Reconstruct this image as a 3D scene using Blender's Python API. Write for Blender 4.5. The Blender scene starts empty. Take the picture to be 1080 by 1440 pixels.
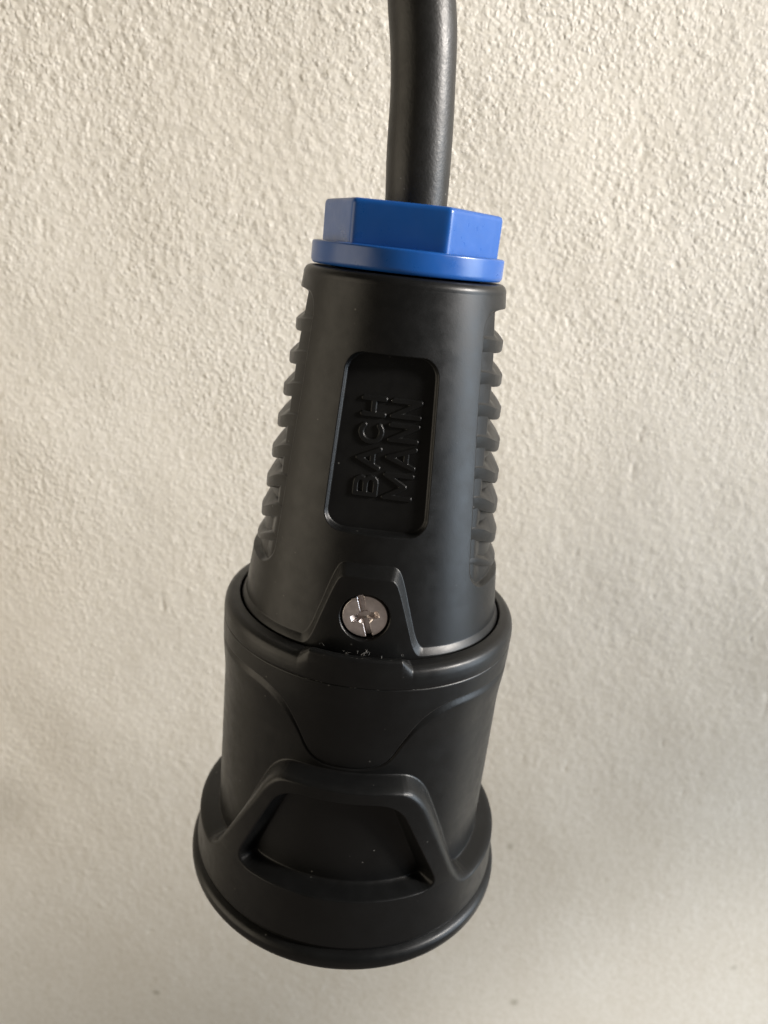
import bpy, bmesh, math, random
import numpy as np
from mathutils import Vector, Matrix

S = 0.00115                      # one drawing unit (about a millimetre) in metres
R = math.radians
scene = bpy.context.scene
COL = scene.collection
random.seed(4)

# ------------------------------------------------------------------ camera
PITCH, ROLL = R(19.302), R(6.384)
cp, sp, cr, sr = math.cos(PITCH), math.sin(PITCH), math.cos(ROLL), math.sin(ROLL)
right = Vector((cr, sr * sp, sr * cp))
up = Vector((-sr, cr * sp, cr * cp))
fwd = Vector((0, cp, -sp))
cam_data = bpy.data.cameras.new('camera')
cam = bpy.data.objects.new('camera', cam_data)
COL.objects.link(cam)
cam.matrix_world = Matrix(((right.x, up.x, -fwd.x, 0), (right.y, up.y, -fwd.y, 0),
                           (right.z, up.z, -fwd.z, 0), (0, 0, 0, 1)))
cam_data.sensor_fit = 'VERTICAL'
cam_data.sensor_height = 36.0
cam_data.lens = 36.0 * 1060 / 1440
cam_data.clip_start = 0.005
cam_data.clip_end = 20
cam_data.dof.use_dof = True
cam_data.dof.focus_distance = 91 * S
cam_data.dof.aperture_fstop = 26.0
scene.camera = cam

# ------------------------------------------------------------------ world and lamps
world = bpy.data.worlds.new('World')
scene.world = world
world.use_nodes = True
bg = world.node_tree.nodes['Background']
bg.inputs['Strength'].default_value = 1.0
_wt = world.node_tree                                         # dim room: dark above, sunlit tan floor below
_tc = _wt.nodes.new('ShaderNodeTexCoord'); _sx = _wt.nodes.new('ShaderNodeSeparateXYZ')
_wt.links.new(_tc.outputs['Generated'], _sx.inputs[0])
_mr = _wt.nodes.new('ShaderNodeMapRange'); _mr.inputs['From Min'].default_value = -1; _mr.inputs['From Max'].default_value = 1
_wt.links.new(_sx.outputs['Z'], _mr.inputs['Value'])
_cr = _wt.nodes.new('ShaderNodeValToRGB'); _e = _cr.color_ramp.elements
_e[0].position = 0.25; _e[0].color = (0.185, 0.160, 0.140, 1)
_e[1].position = 0.58; _e[1].color = (0.040, 0.036, 0.031, 1)
_wt.links.new(_mr.outputs['Result'], _cr.inputs['Fac']); _wt.links.new(_cr.outputs['Color'], bg.inputs['Color'])

AX, AY = -0.584, 100.0           # the coupler's axis
WALL_Y = 150.0

def area(name, loc, target, sx, sy, watts, color, spread=180):
    d = bpy.data.lights.new(name, 'AREA')
    d.shape = 'RECTANGLE'; d.size = sx; d.size_y = sy
    d.energy = watts; d.color = color; d.spread = R(spread)
    o = bpy.data.objects.new(name, d); COL.objects.link(o)
    o.location = loc
    o.rotation_euler = (Vector(target) - Vector(loc)).to_track_quat('-Z', 'Y').to_euler()
    return o

def spot(name, loc, target, watts, color, angle, blend, radius):
    d = bpy.data.lights.new(name, 'SPOT')
    d.energy = watts; d.color = color; d.spot_size = R(angle); d.spot_blend = blend
    d.shadow_soft_size = radius
    o = bpy.data.objects.new(name, d); COL.objects.link(o)
    o.location = loc
    o.rotation_euler = (Vector(target) - Vector(loc)).to_track_quat('-Z', 'Y').to_euler()
    return o

area('window_light', (0.62, 0.015, 0.07), (0, .03, 0.05), 0.29, 0.62, 4.6, (0.74, 0.87, 1.0))
area('room_light', (-1.15, -0.30, -0.10), (0, .12, -0.06), 1.2, 1.0, 9.0, (1.0, 0.875, 0.68))
spot('upper_wall_fill', (1.10, -0.13, 0.50), (0.010, 0.17, 0.028), 165, (1.0, 0.915, 0.83), 20.2, 1.0, 0.10)  # added spot: brightens the upper wall, falling off towards the bottom
spot('lower_wall_fill', (0.40, -0.45, -0.50), (0.22, 0.1725, -0.352), 14.5, (1.0, 0.965, 0.93), 36, 0.42, 0.03)  # added spot: brightens the lower right wall, leaving a shadow band above

scene.view_settings.view_transform = 'Standard'
scene.view_settings.look = 'None'
scene.view_settings.exposure = 0
scene.view_settings.gamma = 1

# ------------------------------------------------------------------ materials
def new_mat(name):
    m = bpy.data.materials.new(name); m.use_nodes = True
    nt = m.node_tree; nt.nodes.clear()
    out = nt.nodes.new('ShaderNodeOutputMaterial')
    p = nt.nodes.new('ShaderNodeBsdfPrincipled')
    nt.links.new(p.outputs['BSDF'], out.inputs['Surface'])
    return m, nt, p

def noise(nt, scale, detail=3, rough=0.5, vec=None):
    n = nt.nodes.new('ShaderNodeTexNoise')
    n.inputs['Scale'].default_value = scale
    n.inputs['Detail'].default_value = detail
    n.inputs['Roughness'].default_value = rough
    if vec: nt.links.new(vec, n.inputs['Vector'])
    return n

def ramp(nt, src, stops):
    r = nt.nodes.new('ShaderNodeValToRGB')
    e = r.color_ramp.elements
    while len(e) < len(stops): e.new(0.5)
    for el, (pos, c) in zip(e, stops):
        el.position = pos
        el.color = (c, c, c, 1) if not isinstance(c, tuple) else (*c, 1)
    nt.links.new(src, r.inputs['Fac'])
    return r

def plastic(name, base, base2, rough=0.5, grain=0.00002, specks=True, spec=0.5, grain_scale=7000):
    m, nt, p = new_mat(name)
    tc = nt.nodes.new('ShaderNodeTexCoord').outputs['Object']
    big = noise(nt, 180, 4, 0.6, tc)
    cr_ = ramp(nt, big.outputs['Fac'], [(0.35, base), (0.68, base2)])
    rr = ramp(nt, noise(nt, 420, 5, 0.65, tc).outputs['Fac'], [(0.3, rough - 0.05), (0.72, rough + 0.08)])
    nt.links.new(rr.outputs['Color'], p.inputs['Roughness'])
    color = cr_.outputs['Color']
    if specks:                                   # sparse dust grains
        v = nt.nodes.new('ShaderNodeTexVoronoi'); v.inputs['Scale'].default_value = 520
        nt.links.new(tc, v.inputs['Vector'])
        lt = ramp(nt, v.outputs['Distance'], [(0.040, 1.0), (0.085, 0.0)])
        sel = ramp(nt, v.outputs['Color'], [(0.66, 0.0), (0.80, 1.0)])
        mul = nt.nodes.new('ShaderNodeMath'); mul.operation = 'MULTIPLY'
        nt.links.new(lt.outputs['Color'], mul.inputs[0]); nt.links.new(sel.outputs['Color'], mul.inputs[1])
        mx = nt.nodes.new('ShaderNodeMixRGB'); mx.inputs['Color2'].default_value = (0.12, 0.118, 0.11, 1)
        nt.links.new(mul.outputs[0], mx.inputs['Fac']); nt.links.new(color, mx.inputs['Color1'])
        color = mx.outputs['Color']
    nt.links.new(color, p.inputs['Base Color'])
    p.inputs['Specular IOR Level'].default_value = spec
    b = nt.nodes.new('ShaderNodeBump'); b.inputs['Strength'].default_value = 0.5
    b.inputs['Distance'].default_value = grain
    nt.links.new(noise(nt, grain_scale, 2, 0.5, tc).outputs['Fac'], b.inputs['Height'])
    nt.links.new(b.outputs['Normal'], p.inputs['Normal'])
    return m

M_black = plastic('black_rubber_plastic', (0.0050, 0.0051, 0.0051), (0.0068, 0.0070, 0.0070), 0.36, spec=0.27)
M_cable = plastic('black_cable_sheath', (0.009, 0.0088, 0.008), (0.014, 0.0135, 0.0125), 0.40, 0.00006, grain_scale=2200, spec=0.33)
M_blue = plastic('blue_nylon', (0.007, 0.068, 0.27), (0.009, 0.077, 0.30), 0.30, 0.000003, specks=False)

def metal(name, color, rough):
    m, nt, p = new_mat(name)
    tc = nt.nodes.new('ShaderNodeTexCoord').outputs['Object']
    n = noise(nt, 900, 4, 0.6, tc)
    c = ramp(nt, n.outputs['Fac'], [(0.3, tuple(x * 0.8 for x in color)), (0.7, color)])
    nt.links.new(c.outputs['Color'], p.inputs['Base Color'])
    p.inputs['Metallic'].default_value = 1
    r = ramp(nt, noise(nt, 2500, 3, 0.6, tc).outputs['Fac'], [(0.3, rough - 0.06), (0.7, rough + 0.12)])
    nt.links.new(r.outputs['Color'], p.inputs['Roughness'])
    b = nt.nodes.new('ShaderNodeBump'); b.inputs['Distance'].default_value = 0.000012
    b.inputs['Strength'].default_value = 0.6
    nt.links.new(n.outputs['Fac'], b.inputs['Height']); nt.links.new(b.outputs['Normal'], p.inputs['Normal'])
    return m
M_screw = metal('zinc_plated_steel', (0.82, 0.75, 0.73), 0.36)  # warm tint in the base colour stands in for a reflected hand
M_lint, _nt, _p = new_mat('grey_lint')
_p.inputs['Base Color'].default_value = (0.16, 0.155, 0.145, 1); _p.inputs['Roughness'].default_value = 0.9

M_wall, nt, p = new_mat('white_rough_plaster')
tc = nt.nodes.new('ShaderNodeTexCoord').outputs['Object']
c1 = ramp(nt, noise(nt, 14, 4, 0.6, tc).outputs['Fac'], [(0.3, (0.73, 0.69, 0.61)), (0.7, (0.78, 0.75, 0.68))])
spk = nt.nodes.new('ShaderNodeTexVoronoi'); spk.inputs['Scale'].default_value = 38
nt.links.new(noise(nt, 60, 2, 0.5, tc).outputs['Color'], nt.nodes.new('ShaderNodeVectorMath').inputs[0])
nt.links.new(tc, spk.inputs['Vector'])
a_ = ramp(nt, spk.outputs['Distance'], [(0.025, 1.0), (0.075, 0.0)])
s_ = ramp(nt, spk.outputs['Color'], [(0.70, 0.0), (0.82, 0.75)])
mu = nt.nodes.new('ShaderNodeMath'); mu.operation = 'MULTIPLY'
nt.links.new(a_.outputs['Color'], mu.inputs[0]); nt.links.new(s_.outputs['Color'], mu.inputs[1])
mx = nt.nodes.new('ShaderNodeMixRGB'); mx.inputs['Color2'].default_value = (0.28, 0.26, 0.18, 1)
nt.links.new(mu.outputs[0], mx.inputs['Fac']); nt.links.new(c1.outputs['Color'], mx.inputs['Color1'])
nt.links.new(mx.outputs['Color'], p.inputs['Base Color'])
p.inputs['Roughness'].default_value = 0.75
p.inputs['Specular IOR Level'].default_value = 0.3
def mth(op, a, b):
    n = nt.nodes.new('ShaderNodeMath'); n.operation = op
    for k_, v in enumerate((a, b)):
        if isinstance(v, (int, float)): n.inputs[k_].default_value = v
        else: nt.links.new(v, n.inputs[k_])
    return n.outputs[0]
warp = nt.nodes.new('ShaderNodeVectorMath'); warp.operation = 'MULTIPLY_ADD'
nt.links.new(noise(nt, 900, 2, 0.5, tc).outputs['Color'], warp.inputs[0])
warp.inputs[1].default_value = (0.0009, 0.0009, 0.0009); nt.links.new(tc, warp.inputs[2])
def grains(scale, smooth=0.35):
    v = nt.nodes.new('ShaderNodeTexVoronoi'); v.feature = 'F1'
    v.inputs['Scale'].default_value = scale;
    nt.links.new(warp.outputs[0], v.inputs['Vector'])
    b_ = ramp(nt, v.outputs['Distance'], [(0.10, 1.0), (0.72, 0.0)]).outputs['Color']
    h_ = ramp(nt, v.outputs['Color'], [(0.25, 0.15), (0.75, 1.0)]).outputs['Color']
    return mth('MULTIPLY', b_, h_)
gA = grains(760); gB = grains(1300)
fine = noise(nt, 2200, 2, 0.6, tc).outputs['Fac']
patch = ramp(nt, noise(nt, 22, 2, 0.5, tc).outputs['Fac'], [(0.36, 0.45), (0.64, 1.0)]).outputs['Color']
xyz = nt.nodes.new('ShaderNodeSeparateXYZ'); nt.links.new(tc, xyz.inputs[0])
coarse = nt.nodes.new('ShaderNodeMapRange')            # the render gets coarser up the wall
coarse.inputs['From Min'].default_value = -0.13; coarse.inputs['From Max'].default_value = 0.09
coarse.inputs['To Min'].default_value = 0.16; coarse.inputs['To Max'].default_value = 1.35
nt.links.new(mth('SUBTRACT', xyz.outputs['Z'], mth('MULTIPLY', xyz.outputs['X'], 0.55)), coarse.inputs['Value'])
hgt = mth('ADD', mth('MULTIPLY', gA, 0.9), mth('ADD', mth('MULTIPLY', gB, 0.55), mth('MULTIPLY', fine, 0.18)))
hgt = mth('MULTIPLY', mth('MULTIPLY', hgt, patch), coarse.outputs[0])
tint = nt.nodes.new('ShaderNodeMixRGB'); tint.blend_type = 'MULTIPLY'; tint.inputs['Fac'].default_value = 1.0
gt = ramp(nt, mth('ADD', mth('MULTIPLY', gB, 0.5), mth('MULTIPLY', noise(nt, 420, 3, 0.6, tc).outputs['Fac'], 0.9)), [(0.30, (0.92, 0.915, 0.895)), (0.75, (1.02, 1.02, 1.03))])
nt.links.new(mx.outputs['Color'], tint.inputs['Color1']); nt.links.new(gt.outputs['Color'], tint.inputs['Color2'])
nt.links.new(tint.outputs['Color'], p.inputs['Base Color'])
bmp = nt.nodes.new('ShaderNodeBump'); bmp.inputs['Strength'].default_value = 1.0
bmp.inputs['Distance'].default_value = 0.00018
nt.links.new(hgt, bmp.inputs['Height'])
nt.links.new(bmp.outputs['Normal'], p.inputs['Normal'])

# ------------------------------------------------------------------ mesh helpers
def link(name, me, mat, parent=None, smooth=True):
    o = bpy.data.objects.new(name, me)
    COL.objects.link(o)
    if mat: me.materials.append(mat)
    if parent is not None: o.parent = parent
    if smooth: me.polygons.foreach_set('use_smooth', np.ones(len(me.polygons), dtype=bool))
    me.update()
    return o

def grid_mesh(name, P, wrap_u=False):
    """P: rows x cols x 3, in metres."""
    nr, nc = P.shape[:2]
    idx = np.arange(nr * nc, dtype=np.int32).reshape(nr, nc)
    if wrap_u: idx = np.concatenate([idx, idx[:, :1]], 1)
    q = np.stack([idx[:-1, :-1], idx[1:, :-1], idx[1:, 1:], idx[:-1, 1:]], -1).reshape(-1, 4)
    me = bpy.data.meshes.new(name)
    me.vertices.add(nr * nc); me.vertices.foreach_set('co', P.reshape(-1).astype(np.float32))
    me.loops.add(q.size); me.loops.foreach_set('vertex_index', q.reshape(-1).astype(np.int32))
    me.polygons.add(len(q))
    me.polygons.foreach_set('loop_start', np.arange(0, q.size, 4, dtype=np.int32))
    me.update(calc_edges=True); me.validate()
    return me

def theta_samples():                                # dense where it faces the lens
    f = np.arange(-88, 88, 0.26)
    b = np.arange(88, 272, 2.0)
    return np.concatenate([f, b])
TH = theta_samples()                                # degrees, 0 = towards the camera, + = right

def revolve(name, r, z, mat, parent, th=TH):
    """r, z: rows x cols (or rows) arrays in units; coordinates relative to the coupler's base."""
    r = np.asarray(r, float); z = np.asarray(z, float)
    t = np.radians(th)[None, :]
    if r.ndim == 1: r = np.repeat(r[:, None], len(th), 1)
    if z.ndim == 1: z = np.repeat(z[:, None], len(th), 1)
    P = np.stack([r * np.sin(t), -r * np.cos(t), z], -1) * S
    return link(name, grid_mesh(name, P, True), mat, parent)

def sstep(x):
    x = np.clip(x, 0, 1); return x * x * (3 - 2 * x)

def lathe_profile(pts, n_arc=4, rad=0.25):
    """round the corners of an (r, z) polyline"""
    pts = [np.array(q, float) for q in pts]
    out = [pts[0]]
    for i in range(1, len(pts) - 1):
        a, b, c = pts[i - 1], pts[i], pts[i + 1]
        la, lc = np.linalg.norm(a - b), np.linalg.norm(c - b)
        d = min(rad, la * .45, lc * .45)
        p0 = b + (a - b) / la * d; p1 = b + (c - b) / lc * d
        for k in range(n_arc + 1):
            t = k / n_arc
            out.append((1 - t) ** 2 * p0 + 2 * t * (1 - t) * b + t * t * p1)
    out.append(pts[-1])
    o = np.array(out); return o[:, 0], o[:, 1]

def chaikin(pts, n=2, closed=False):
    P = np.array(pts, float)
    for _ in range(n):
        if closed: A = P; B = np.roll(P, -1, 0)
        else: A = P[:-1]; B = P[1:]
        Q = np.empty((2 * len(A), 2)); Q[0::2] = .75 * A + .25 * B; Q[1::2] = .25 * A + .75 * B
        if not closed: Q = np.concatenate([P[:1], Q, P[-1:]])
        P = Q
    return P

def sdf(poly, X, Y):
    """signed distance to a closed polygon, negative inside"""
    V = np.asarray(poly, float); shp = X.shape
    x = X.ravel(); y = Y.ravel()
    d = np.full(x.shape, 1e9); s = np.ones(x.shape)
    n = len(V)
    for i in range(n):
        j = (i - 1) % n
        ex, ey = V[j] - V[i]
        wx, wy = x - V[i, 0], y - V[i, 1]
        t = np.clip((wx * ex + wy * ey) / max(ex * ex + ey * ey, 1e-12), 0, 1)
        d = np.minimum(d, (wx - ex * t) ** 2 + (wy - ey * t) ** 2)
        c1 = y >= V[i, 1]; c2 = y < V[j, 1]; c3 = ex * wy > ey * wx
        flip = (c1 & c2 & c3) | (~c1 & ~c2 & ~c3)
        s = np.where(flip, -s, s)
    return (s * np.sqrt(d)).reshape(shp)

def rbox(u0, u1, z0, z1, rad, X, Y):
    cx, cy = (u0 + u1) / 2, (z0 + z1) / 2
    qx = np.abs(X - cx) - ((u1 - u0) / 2 - rad); qy = np.abs(Y - cy) - (abs(z1 - z0) / 2 - rad)
    return np.hypot(np.maximum(qx, 0), np.maximum(qy, 0)) + np.minimum(np.maximum(qx, qy), 0) - rad

def zrows(segs):
    """segs: (z_start, z_end, step) top to bottom"""
    out = []
    for a, b, st in segs:
        n = max(1, int(round(abs(b - a) / st)))
        out += list(np.linspace(a, b, n, endpoint=False))
    out.append(segs[-1][1])
    return np.array(out)

C0 = -1.3                        # the coupler is turned this many degrees

# ------------------------------------------------------------------ wall
def value_noise(X, Y, cell, seed, stretch=(1, 1), angle=0.0):
    rs = np.random.RandomState(seed)
    ca, sa = math.cos(angle), math.sin(angle)
    U = (X * ca + Y * sa) / (cell * stretch[0]); V = (-X * sa + Y * ca) / (cell * stretch[1])
    T = rs.rand(512, 512)
    i = np.floor(U).astype(int); j = np.floor(V).astype(int)
    fu = U - i; fv = V - j
    fu = fu ** 3 * (fu * (fu * 6 - 15) + 10); fv = fv ** 3 * (fv * (fv * 6 - 15) + 10)
    g = lambda a, b: T[a % 512, b % 512]
    return (g(i, j) * (1 - fu) * (1 - fv) + g(i + 1, j) * fu * (1 - fv) +
            g(i, j + 1) * (1 - fu) * fv + g(i + 1, j + 1) * fu * fv) * 2 - 1

def build_wall():
    def axis(lo, hi, step, far, n):
        a = np.arange(lo, hi, step)
        g = np.linspace(0, 1, n)[1:] ** 2
        return np.concatenate([(lo - far * g)[::-1], a, a[-1] + far * g])
    xs = axis(-110, 125, 0.36, 900, 40)
    zs = axis(-245, 70, 0.40, 700, 40)
    X, Z = np.meshgrid(xs, zs)
    big = value_noise(X, Z, 46, 1) * .6 + value_noise(X, Z, 20, 2) * .4
    rough = 0.45 + 0.40 * sstep(value_noise(X, Z, 33, 3) * .5 + .5) \
        + 0.65 * sstep((Z + 40) / 80) * sstep((-X + 40) / 120)
    g1 = value_noise(X, Z, 1.15, 4); g1b = value_noise(X, Z, 1.5, 14, (1, 1), .8); g2 = value_noise(X, Z, 0.8, 5)
    g3 = value_noise(X, Z, 1.7, 6, (1, 1.8), 0.6)
    g4 = value_noise(X, Z, 4.5, 7, (1, 1.5), 0.55); g5 = value_noise(X, Z, 11, 8)
    grains = np.maximum(g1 * .6 + g1b * .6, -.1) * .045 + g2 * .035 + g3 * .018
    H = big * .5 + rough * grains + g4 * .018 + g5 * .045
    pit = value_noise(X, Z, 2.6, 9)
    H -= np.clip(pit - 0.93, 0, 1) * 1.4
    P = np.stack([X, -H, Z], -1) * S
    me = grid_mesh('wall', P[::-1])
    o = link('wall', me, M_wall)
    o.location = (0, WALL_Y * S, 0)
    o['kind'] = 'structure'
    o['label'] = 'off-white rough plaster wall with fine grains and small pits behind the hanging coupler'
    o['category'] = 'wall'
    return o
build_wall()

# ------------------------------------------------------------------ coupler
root = bpy.data.objects.new('cable_coupler', None)
root.empty_display_size = 0.01
COL.objects.link(root)
root.location = (AX * S, AY * S, 0)
root['label'] = 'black socket coupler with ribbed grip, silver screw and blue nut, hanging on black cable'
root['category'] = 'cable coupler'

# cable: a tapering tube along a curve
def tube(name, pts, rad, mat, parent, seg=48, sub=10):
    P = [Vector(q) for q in pts]
    C = []
    for i in range(len(P) - 1):
        p0, p1, p2, p3 = P[max(i - 1, 0)], P[i], P[i + 1], P[min(i + 2, len(P) - 1)]
        for k in range(sub):
            t = k / sub
            C.append(.5 * ((2 * p1) + (p2 - p0) * t + (2 * p0 - 5 * p1 + 4 * p2 - p3) * t * t + (3 * p1 - p0 - 3 * p2 + p3) * t ** 3))
    C.append(P[-1])
    rows = []
    ref = Vector((1, 0, 0))
    for i, c in enumerate(C):
        t = (C[min(i + 1, len(C) - 1)] - C[max(i - 1, 0)]).normalized()
        a = (ref - t * ref.dot(t)).normalized(); b = t.cross(a)
        rr = rad(i / (len(C) - 1)) if callable(rad) else rad
        rows.append([[*(c + a * math.cos(w) * rr + b * math.sin(w) * rr)] for w in [2 * math.pi * k / seg for k in range(seg)]])
    A = np.array(rows) * S
    return link(name, grid_mesh(name, A, True), mat, parent)

tube('cable', [(.36, 0, -3), (.36, 0, 1), (.30, 0, 5), (.0, 0, 10.5), (-.35, 0, 17), (-.9, .1, 22.5), (-1.7, .2, 27), (-2.9, .4, 33), (-4.6, .8, 41),
               (-7, 2, 52), (-10, 4, 66), (-13, 7, 84), (-15, 10, 110)],
     lambda t: 3.86 + 0.05 * math.sin(t * 31) , M_cable, root, 64, 12)

# blue nut: flange + hexagon
def superhex(th, Rr, c, sharp=26.0):
    a = np.radians(th - c)
    out = np.zeros_like(a)
    ap = Rr * math.cos(math.pi / 6)
    for k in range(6):
        n = k * math.pi / 3
        out += np.maximum(np.cos(a - n), 0) ** sharp
    return ap / out ** (1 / sharp)
HC = -7.0
th_n = np.arange(0, 360, 0.5)
prof_r = [1.0, 1.0, 1.0, 1.0]
hexr = superhex(th_n, 11.2, HC, 60.0)
rows_r, rows_z = [], []
for off, zz in [(0.0, -0.2), (0.0, 0.3), (0.0, 2.0), (0.0, 4.25), (-0.03, 4.45), (-0.12, 4.68), (-0.30, 4.82), (-0.55, 4.88), (-1.2, 4.88), (-3.5, 4.88)]:
    rows_r.append(hexr + off); rows_z.append(np.full_like(hexr, zz))
for rr_, zz in [(5.6, 4.88), (5.2, 4.8), (4.6, 4.4), (4.15, 3.4), (4.0, 2.0), (4.0, -1)]:
    rows_r.append(np.full_like(hexr, rr_)); rows_z.append(np.full_like(hexr, zz))
nut = revolve('clamping_nut', np.array(rows_r), np.array(rows_z), M_blue, root, th_n)
pr, pz = lathe_profile([(4.2, 0.02), (11.5, 0.0), (12.02, -0.10), (12.05, -2.3), (11.8, -2.72), (8, -2.72)], 5, 0.22)
revolve('flange', pr, pz, M_blue, nut, th_n)

# handle shell -------------------------------------------------
def r_handle(z):
    t = np.clip((-4 - z) / 38.0, -0.2, 1.25)
    return 12.82 + 4.55 * t + 0.12 * 4 * np.clip(t, 0, 1) * (1 - np.clip(t, 0, 1)) * 0.8

Z = zrows([(-4.05, -11.0, .10), (-11.0, -13.2, .07), (-13.2, -30.5, .10), (-30.5, -33.0, .07), (-33.0, -35.8, .10), (-35.8, -48.3, .065)])
TT, ZZ = np.meshgrid(TH, Z)
U = (TT - C0 + 180) % 360 - 180
Rb = r_handle(ZZ)
def r_floor(z):
    return np.interp(-np.asarray(z, float), [4, 9, 12.7, 16.4, 20.5, 24.5, 28.3, 32.5, 36, 38.5, 42],
                     [11.5, 12.0, 12.38, 12.85, 13.3, 13.85, 14.45, 15.1, 15.6, 16.0, 16.6])
def r_skin(z):                                       # face of the ribbed field
    z = np.asarray(z, float)
    q = np.interp(-z, [4, 11, 15.3, 19.5, 23.7, 28, 32.1, 36.2, 39.5, 43], [12.5, 13.40, 14.05, 14.74, 15.38, 15.88, 16.30, 16.66, 16.95, 17.2])
    return np.minimum(q, r_handle(z) - .28)
def r_groove(z, edge):                               # bottom of the grooves, running out towards the front
    q = np.clip((-11 - np.asarray(z, float)) / 22, 0, 1)
    s0 = 13 - 10.5 * q
    return r_skin(z) - (r_skin(z) - r_floor(z)) * sstep((edge - s0) / 11)
# skirt and screw boss
def arch_handle(base, pts):
    L = [(-q[0], q[1]) for q in pts]
    curve = [(-200 * .31, base)] + [(x, y) for x, y in L] + [(x, y) for x, y in reversed(pts)] + [(200 * .31, base)]
    c = chaikin(curve, 2)
    return np.concatenate([c, [[200 * .31, -70], [-200 * .31, -70]]])
k = .31
# half profiles, from the base up to the top (degrees relative to the centre line)
up_half = [(27.2 * k, -46.9), (22.4 * k, -45.9), (18.6 * k, -41.8), (14.6 * k, -37.6), (11.9 * k, -36.05), (7.0 * k, -36.0)]
lo_half = [(24.8 * k, -47.9), (20.6 * k, -46.9), (17.4 * k, -43.6), (12.6 * k, -38.9), (10.2 * k, -37.2), (6.0 * k, -37.2)]
dU = -sdf(arch_handle(-46.9, up_half), U * k, ZZ)
dL = sdf(arch_handle(-47.9, lo_half), U * k, ZZ)
tt = np.clip(dU, 0, None) / np.maximum(np.clip(dU, 0, None) + np.clip(dL, 0, None), 1e-6)
tt = np.where(dU <= 0, 0, tt); tt = tt + 0.0
Rs = 18.50
Rh = Rb + (Rs - Rb) * np.where(tt < .12, tt * tt / .24, np.where(tt > .9, 1 - (1 - tt) ** 2 / .2 , (tt - .06) / .89 * 1.0))
Rh = np.where(ZZ < -48.0, np.minimum(Rh, 18.5), Rh)
# label panel
sd = rbox(-22.9 * .26, 22.9 * .26, -32.5, -11.5, 2.3, U * .26, ZZ)
floor_d = r_handle(ZZ) * math.cos(R(22.9)) - 0.55
floor = floor_d / np.cos(np.radians(np.clip(U, -40, 40)))
w = sstep((0.03 - sd) / 0.16)
Rh = Rh * (1 - w) + np.minimum(floor, Rh) * w
# ribbed recesses
for sgn in (-1, 1):
    c_ = 90.0
    Ur = U * sgn
    Ur = np.where(Ur < -90, Ur + 360, Ur)
    half = 42.5 * .26
    sd2 = rbox(c_ * .26 - half, c_ * .26 + half, -40.6, -5.2, 3.4, Ur * .26, ZZ)
    # the front edge drifts outwards near the top
    sd2 = sd2 + 0.55 * sstep((ZZ + 20) / 16)
    w2 = sstep((0.05 - sd2) / 0.42)
    edge = np.minimum(Ur - 48.4, 131.6 - Ur)
    Rh = Rh * (1 - w2) + np.minimum(Rh, r_groove(ZZ, edge)) * w2
# screw hole
SC_T, SC_Z = 0.3, -42.35
ds = np.hypot(np.radians(U - SC_T) * 18.5, ZZ - SC_Z)
wh = sstep((3.12 - ds) / 0.14)
Rh = Rh * (1 - wh) + (16.9) * wh
# lip at the top and underside
top_r = np.array([9.5, 12.05, 12.35, 12.6, 12.78, 12.84]); top_z = np.array([-2.95, -2.95, -3.05, -3.25, -3.6, -3.85])
Rtop = np.repeat(top_r[:, None], len(TH), 1); Ztop = np.repeat(top_z[:, None], len(TH), 1)
Rall = np.concatenate([Rtop, Rh]); Zall = np.concatenate([Ztop, ZZ])
handle = revolve('handle_shell', Rall, Zall, M_black, root)

# grip ribs, each a solid of its own
def make_rib(zk, rt, sgn, last=False):
    a = np.linspace(48.4, 131.6, 60)
    edge = np.minimum(a - 48.4, 131.6 - a)
    q = np.clip((-11 - zk) / 22, 0, 1)
    total = 2.7 + 1.45 * q if not last else 2.3
    fr = 1 - sstep(edge / 32)
    hgt = (1.45 + .45 * fr) if not last else (.7 + .5 * fr)                # upright band
    z0 = zk + (0.25 + 1.95 * q) * fr
    rr0 = float(r_floor(zk)) - .5
    tip = np.minimum(rt, r_handle(z0) - .30)
    o1 = np.zeros_like(a)
    rows_r = [o1 + rr0, tip - .35, tip - .12, tip - .02, tip - .01 - .02 * hgt, tip - .07 - .05 * hgt]
    rows_z = [z0, z0 + .01, z0 + .07, z0 + .26, z0 + hgt - .12, z0 + hgt]
    ze = np.maximum(zk + total, z0 + hgt + .5)
    re = r_groove(ze, edge) - .10 - .1 * fr
    for f, g in ((.25, .20), (.5, .43), (.75, .70), (1.0, 1.0)):
        rows_r.append(rows_r[5] + (re - rows_r[5]) * g)
        rows_z.append(rows_z[5] + (ze - rows_z[5]) * f)
    Rr = np.array(rows_r); Zr = np.array(rows_z)
    t = np.radians(C0 + sgn * a)[None, :]
    P = np.stack([Rr * np.sin(t), -Rr * np.cos(t), Zr], -1) * S
    if sgn < 0: P = P[:, ::-1]
    o = link('grip_rib', grid_mesh('grip_rib', P), M_black, handle)
    o.data.set_sharp_from_angle(angle=R(42))
    return o
for zk, rt in ((-11.05, 13.42), (-15.28, 14.07), (-19.5, 14.76), (-23.7, 15.43), (-27.95, 15.93), (-32.1, 16.36), (-36.2, 16.74)):
    for sgn in (-1, 1): make_rib(zk, rt, sgn)
for sgn in (-1, 1): make_rib(-39.5, 16.95, sgn, True)

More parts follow.
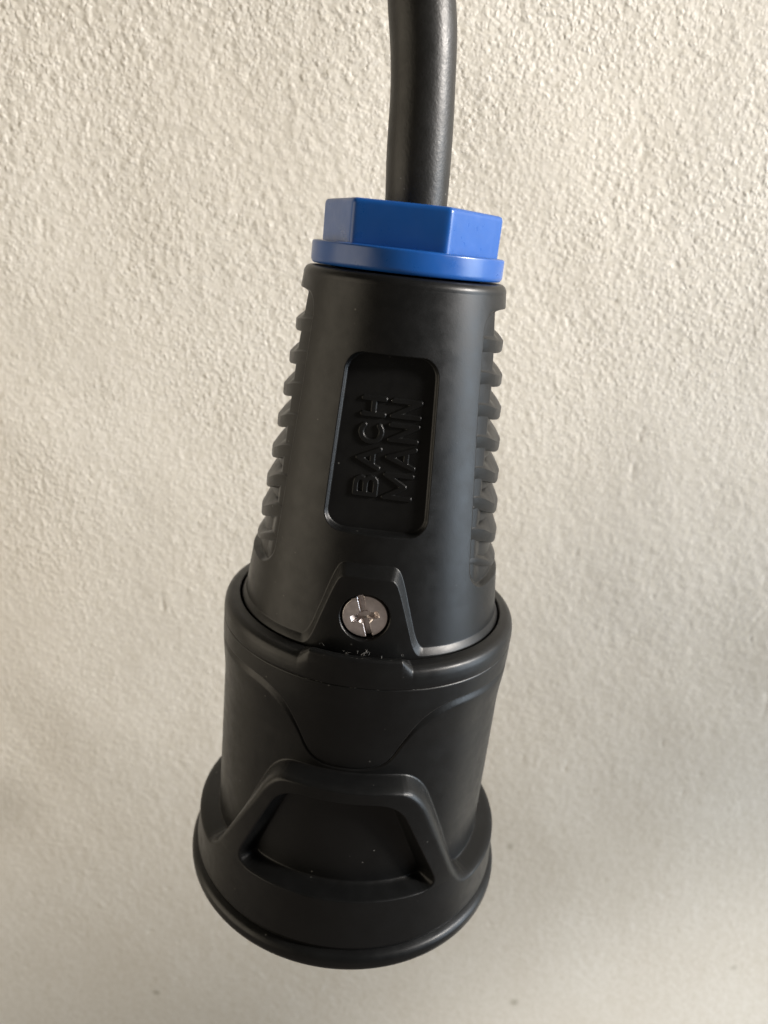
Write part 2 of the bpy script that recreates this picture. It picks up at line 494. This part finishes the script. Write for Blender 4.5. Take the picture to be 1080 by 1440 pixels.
# raised lettering in the panel
def arc(cx, cy, rx, ry, a0, a1, n):
    return [(cx + rx * math.cos(R(a0 + (a1 - a0) * i / n)), cy + ry * math.sin(R(a0 + (a1 - a0) * i / n))) for i in range(n + 1)]
GLYPH = {
    'B': [[(0, 0), (0, 1)], [(0, 1), (.62, 1)] + arc(.62, .76, .34, .24, 90, -90, 6) + [(0, .52)],
          [(0, .52), (.66, .52)] + arc(.66, .26, .34, .26, 90, -90, 6) + [(0, 0)]],
    'A': [[(0, 0), (.5, 1), (1, 0)], [(.2, .30), (.8, .30)]],
    'C': [arc(.56, .5, .56, .5, 48, 312, 14)],
    'H': [[(0, 0), (0, 1)], [(1, 0), (1, 1)], [(0, .5), (1, .5)]],
    'M': [[(0, 0), (0, 1)], [(0, 1), (.5, .25), (1, 1)], [(1, 1), (1, 0)]],
    'N': [[(0, 0), (0, 1)], [(0, 1), (1, 0)], [(1, 0), (1, 1)]],
}
def letter(ch, xa, xb, za, zb, hw=0.33):
    """upright direction = -x (cap top at xa, baseline at xb); reads upwards from za to zb"""
    rot = R(C0)
    def place(x, z, h):
        d = r_handle(np.array(z)) * math.cos(R(22.9)) - .55 + h
        return (Vector((x * math.cos(rot) - d * -math.sin(rot), -(d * math.cos(rot)) + x * math.sin(rot), z)) * S)
    xs = np.arange(min(xa, xb) - .2, max(xa, xb) + .2, .055); zs = np.arange(za - .2, zb + .2, .055)
    X, Z_ = np.meshgrid(xs, zs)
    d = np.full(X.shape, 9.0)
    for line in GLYPH[ch]:
        P = [(xb - hw + v * (xa - xb + 2 * hw), za + hw + u * (zb - za - 2 * hw)) for u, v in line]
        for a, b in zip(P[:-1], P[1:]):
            ex, ey = b[0] - a[0], b[1] - a[1]; wx, wy = X - a[0], Z_ - a[1]
            t = np.clip((wx * ex + wy * ey) / max(ex * ex + ey * ey, 1e-9), 0, 1)
            d = np.minimum(d, np.hypot(wx - ex * t, wy - ey * t))
    h = -.08 + .30 * sstep((hw + .10 - d) / .20)
    D_ = r_handle(Z_) * math.cos(R(22.9)) - .55 + h
    P = np.stack([X * math.cos(rot) + D_ * math.sin(rot), -D_ * math.cos(rot) + X * math.sin(rot), Z_], -1) * S
    return link('letter', grid_mesh('letter', P), M_black, handle)
for ch, z0, z1 in (('B', -28.4, -25.7), ('A', -25.2, -22.3), ('C', -22.1, -19.4), ('H', -18.9, -16.4)):
    letter(ch, -3.2, -0.12, z0, z1)
for ch, z0, z1 in (('M', -28.5, -25.1), ('A', -24.8, -21.9), ('N', -21.6, -19.2), ('N', -18.8, -16.4)):
    letter(ch, 0.30, 4.05, z0, z1)

# screw -------------------------------------------------
def make_screw():
    cr_s = 2.92
    n = 150
    g = np.linspace(-1, 1, n)
    # polar grid so that the rim is clean
    rad = np.concatenate([np.linspace(0.0, .86, 46), np.linspace(.88, 1, 10)])
    ang = np.radians(np.arange(0, 360, 2.0))
    A, Q = np.meshgrid(ang, rad)
    X = cr_s * Q * np.cos(A); Y = cr_s * Q * np.sin(A)
    dome = 0.13 * (1 - Q ** 2) ** .5
    h = dome - np.clip(Q - .93, 0, 1) * 5
    tilt = R(17)
    xs = X * math.cos(tilt) + Y * math.sin(tilt); ys = -X * math.sin(tilt) + Y * math.cos(tilt)
    slot = sstep((0.40 - np.abs(xs)) / .10) * 0.80
    cross = sstep((0.46 - np.abs(ys)) / .16) * sstep((1.85 - np.abs(xs)) / .8) * 0.95
    star = sstep((1.05 - np.hypot(xs, ys)) / .7) * 0.95
    h = h - np.maximum(np.maximum(slot, cross), star)
    h += 0.012 * value_noise(X, Y, .5, 21)
    # side wall ring
    X2 = np.concatenate([X, X[-1:]]); Y2 = np.concatenate([Y, Y[-1:]]); h2 = np.concatenate([h, h[-1:] * 0 - 2.2])
    d = 17.98 + h2
    t0 = R(C0 + SC_T)
    # x across, y up
    P = np.stack([X2 * math.cos(t0) + d * math.sin(t0), -d * math.cos(t0) + X2 * math.sin(t0), SC_Z + Y2], -1) * S
    return link('retaining_screw', grid_mesh('retaining_screw', P, True), M_screw, root)
make_screw()

# collar -------------------------------------------------
Zc = zrows([(0, 1, 0.012)])       # parameter along the profile, 0 = inner gap edge, 1 = crease
a0, z_in = 18.78, -47.55
prof = [(18.66, -49.5), (18.67, -47.85), (18.85, -47.62), (20.0, -47.85), (20.55, -48.25), (20.80, -48.9), (20.88, -49.8), (20.88, -50.5), (20.82, -50.68), (20.5, -50.70)]
prof_t = [(18.66, -49.5), (18.67, -47.6), (18.85, -47.35), (20.0, -46.75), (20.55, -46.62), (20.84, -46.95), (20.92, -48.2), (20.88, -50.5), (20.82, -50.68), (20.5, -50.70)]
def dens(pr_):
    r_, z_ = lathe_profile(pr_, 4, .28)
    s = np.concatenate([[0], np.cumsum(np.hypot(np.diff(r_), np.diff(z_)))]); s /= s[-1]
    q = np.linspace(0, 1, 90)
    return np.interp(q, s, r_), np.interp(q, s, z_)
r1, z1 = dens(prof); r2, z2 = dens(prof_t)
uu = TH - C0
wt = np.clip((20.2 - np.abs(uu + 1.2)) / 4.2, 0, 1)[None, :]
Rc = r1[:, None] * (1 - wt) + r2[:, None] * wt
Zcc = z1[:, None] * (1 - wt) + z2[:, None] * wt
revolve('collar', Rc, Zcc, M_black, root)

# socket shell -------------------------------------------------
Z = zrows([(-50.3, -63.0, .10), (-63.0, -67.0, .055), (-67.0, -80.2, .10), (-80.2, -84.2, .06), (-84.2, -90.3, .12)])
TT, ZZ = np.meshgrid(TH, Z)
U = (TT - C0 + 180) % 360 - 180
t_ = (-50.7 - ZZ)
Rbody = 20.86 - 0.45 * sstep((t_ - 2.5) / 7.0) - 0.012 * np.clip(t_ - 10, 0, 40) * 0
k = .36
Rbody = Rbody - 0.22 * (1 - sstep((-50.62 - ZZ) / 0.16))
# curved seam of the front plate
seam = [(-150, -53.4), (-66, -53.5), (-46, -53.1), (-36, -53.3), (-29, -54.4), (-24.5, -56.0), (-20.5, -58.6), (-16.6, -61.2), (-12.5, -62.3), (-7, -62.72), (-1.3, -62.8)]
sm = chaikin([((x - C0 * 0 + 1.3) * k, y) for x, y in seam], 2)
def polydist(L, X, Y):
    d = np.full(X.shape, 1e9); side = np.zeros(X.shape)
    tpar = np.zeros(X.shape)
    for i in range(len(L) - 1):
        ex, ey = L[i + 1] - L[i]
        wx, wy = X - L[i, 0], Y - L[i, 1]
        t = np.clip((wx * ex + wy * ey) / (ex * ex + ey * ey), 0, 1)
        dd = np.hypot(wx - ex * t, wy - ey * t)
        sg = np.sign(ex * wy - ey * wx)
        m_ = dd < d
        side = np.where(m_, sg, side); tpar = np.where(m_, i + t, tpar); d = np.where(m_, dd, d)
    return d * side, tpar / (len(L) - 1)
mask = (ZZ > -66) & (np.abs(U) < 150)
for sgn in (-1, 1):
    X_ = U * (-sgn) * k if False else (U * k if sgn < 0 else -U * k)
    sub = np.where(mask)
    dd, tp = polydist(sm, X_[sub], ZZ[sub])
    # dd > 0 above the seam.  steep step from the plate, gentle run-out below
    fade = .45 + .55 * sstep((1 - tp) / .20)
    g = np.where(dd > 0, -0.26 * sstep((0.12 - dd) / 0.08), -0.26 * (1 - sstep((-dd) / (0.28 + 0.9 * sstep((.62 - tp) / .2)))))
    g *= fade
    valid = X_[sub] < 0
    Rbody[sub] += np.where(valid, g, 0)
# bell: ring at the bottom with an arch in front
def arch_bell(base, L_, R_):
    curve = [(-200 * k2, base)] + [((x - C0) * k2, y) for x, y in L_] + [((x - C0) * k2, y) for x, y in R_] + [(200 * k2, base)]
    return np.concatenate([chaikin(curve, 2), [[200 * k2, -110], [-200 * k2, -110]]])
k2 = .39
upL = [(-62, -83.3), (-55.5, -82.9), (-50, -79.6), (-42, -74.0), (-35.5, -69.0), (-31, -65.6), (-25, -63.6), (-18, -63.35), (-8, -63.3)]
upR = [(8, -63.3), (16, -63.35), (23, -63.7), (29.5, -65.9), (34.5, -69.6), (41, -74.7), (47, -79.6), (52, -83.0), (60, -83.4)]
loL = [(-60, -84.0), (-53.5, -83.3), (-46.5, -79.4), (-38.5, -74.1), (-31.5, -69.4), (-27.5, -66.3), (-23, -64.3), (-17, -63.95), (-8, -63.9)]
loR = [(8, -63.9), (14, -63.95), (20.3, -64.5), (26, -67.3), (31.5, -72.2), (38, -77.3), (43.5, -81.3), (49, -83.6), (57, -84.0)]
dU = -sdf(arch_bell(-83.2, upL, upR), U * k2, ZZ)
dL = sdf(arch_bell(-83.8, loL, loR), U * k2, ZZ) + 0.55      # rounded shoulder
dUc = np.clip(dU, 0, None); dLc = np.clip(dL, 0, None)
tt = np.where(dU <= 0, 0, dUc / np.maximum(dUc + dLc, 1e-6)); tt = np.where(dLc <= 0, 1, tt)
Rbell = 23.28 + 0.35 * np.clip((-83 - ZZ) / 7, -.2, 1)
ease = np.interp(tt, [0, .06, .14, .50, .62, .74, .86, .94, 1], [0, .01, .06, .70, .84, .93, .98, .995, 1])
Rshell = Rbody + (Rbell - Rbody) * np.clip(ease, 0, 1)
# pocket inside the arch
def fillet(P, d):
    out = []; n = len(P)
    for i in range(n):
        a, b, c = (np.array(P[(i + q) % n], float) for q in (-1, 0, 1))
        p0 = b + (a - b) / np.linalg.norm(a - b) * d[i]; p1 = b + (c - b) / np.linalg.norm(c - b) * d[i]
        for t in np.linspace(0, 1, 9): out.append((1 - t) ** 2 * p0 + 2 * t * (1 - t) * b + t * t * p1)
    return np.array(out)
pk = fillet([((x - C0) * k2, y) for x, y in [(-40.2, -81.9), (-21.8, -65.8), (16.6, -65.9), (36.8, -81.9)]], [3.6, 3.4, 3.2, 3.2])
sd = sdf(pk, U * k2, ZZ)
wp = np.clip((0.0 - sd) / 1.15, 0, 1); wp = np.where(wp < .15, wp * wp / .3, np.where(wp > .65, 1 - (1 - wp) ** 2 / .7 * 1.0, .075 + (wp - .15) / .5 * .75))
Rshell = Rshell * (1 - wp) + np.minimum(Rshell, 20.55) * wp
Rshell = Rshell - 0.35 * sstep((-89.4 - ZZ) / .5)
shell = revolve('socket_shell', Rshell, ZZ, M_black, root)

# rolled rim at the mouth
pr, pz = lathe_profile([(22.6, -89.9), (23.45, -90.2), (24.05, -90.55), (24.38, -91.1), (24.40, -92.1), (24.1, -92.8), (23.3, -93.0), (20.6, -93.0), (20.1, -91.5), (20.0, -78.2)], 5, .45)
revolve('mouth_rim', pr, pz, M_black, root, np.arange(0, 360, 1.0))

# socket face inside the mouth, seen only from below
pr, pz = lathe_profile([(20.2, -78.0), (20.0, -78.0), (0.01, -78.0)], 3, .2)
revolve('socket_face', pr, pz, M_black, root, np.arange(0, 360, 4.0))

# lint caught on the gap under the screw
rng = random.Random(8)
vs, fs = [], []
def fibre(pts, r_):
    base = len(vs)
    for i, q in enumerate(pts):
        for k_ in range(3):
            w_ = 2.094 * k_
            vs.append(((q[0] + r_ * math.cos(w_)) * S, q[1] * S - r_ * S * .3 * math.sin(w_), (q[2] + r_ * math.sin(w_)) * S))
    for i in range(len(pts) - 1):
        for k_ in range(3):
            a = base + i * 3 + k_; b = base + i * 3 + (k_ + 1) % 3
            fs.append((a, b, b + 3, a + 3))
def on_ring(th, r_, z): t = R(th); return (r_ * math.sin(t), -r_ * math.cos(t), z)
for i in range(11):
    th0 = rng.gauss(-1, 6); r0 = rng.uniform(18.7, 19.8)
    z0 = -47.0 + rng.uniform(-.1, .25)
    L = rng.uniform(.3, 1.6); th1 = th0 + rng.uniform(-1, 1) * L * 3
    pts = []
    bz = rng.uniform(-.1, .5)
    for q in range(6):
        f = q / 5
        pts.append(on_ring(th0 + (th1 - th0) * f + rng.uniform(-.3, .3), r0 + rng.uniform(-.1, .1), z0 + math.sin(f * 3.1) * bz + rng.uniform(-.06, .06)))
    fibre(pts, rng.uniform(.012, .024))
for i in range(22):                                   # crumbs along the crease
    th0 = rng.uniform(-34, 55); z0 = -50.66 + rng.uniform(-.03, .05)
    L = rng.uniform(.1, .5) * 2.8
    fibre([on_ring(th0 + L * q / 2, 20.84, z0 + rng.uniform(-.03, .03)) for q in range(3)], rng.uniform(.012, .026))
me = bpy.data.meshes.new('lint'); me.from_pydata(vs, [], fs)
o = link('lint', me, M_lint, root); o['kind'] = 'stuff'
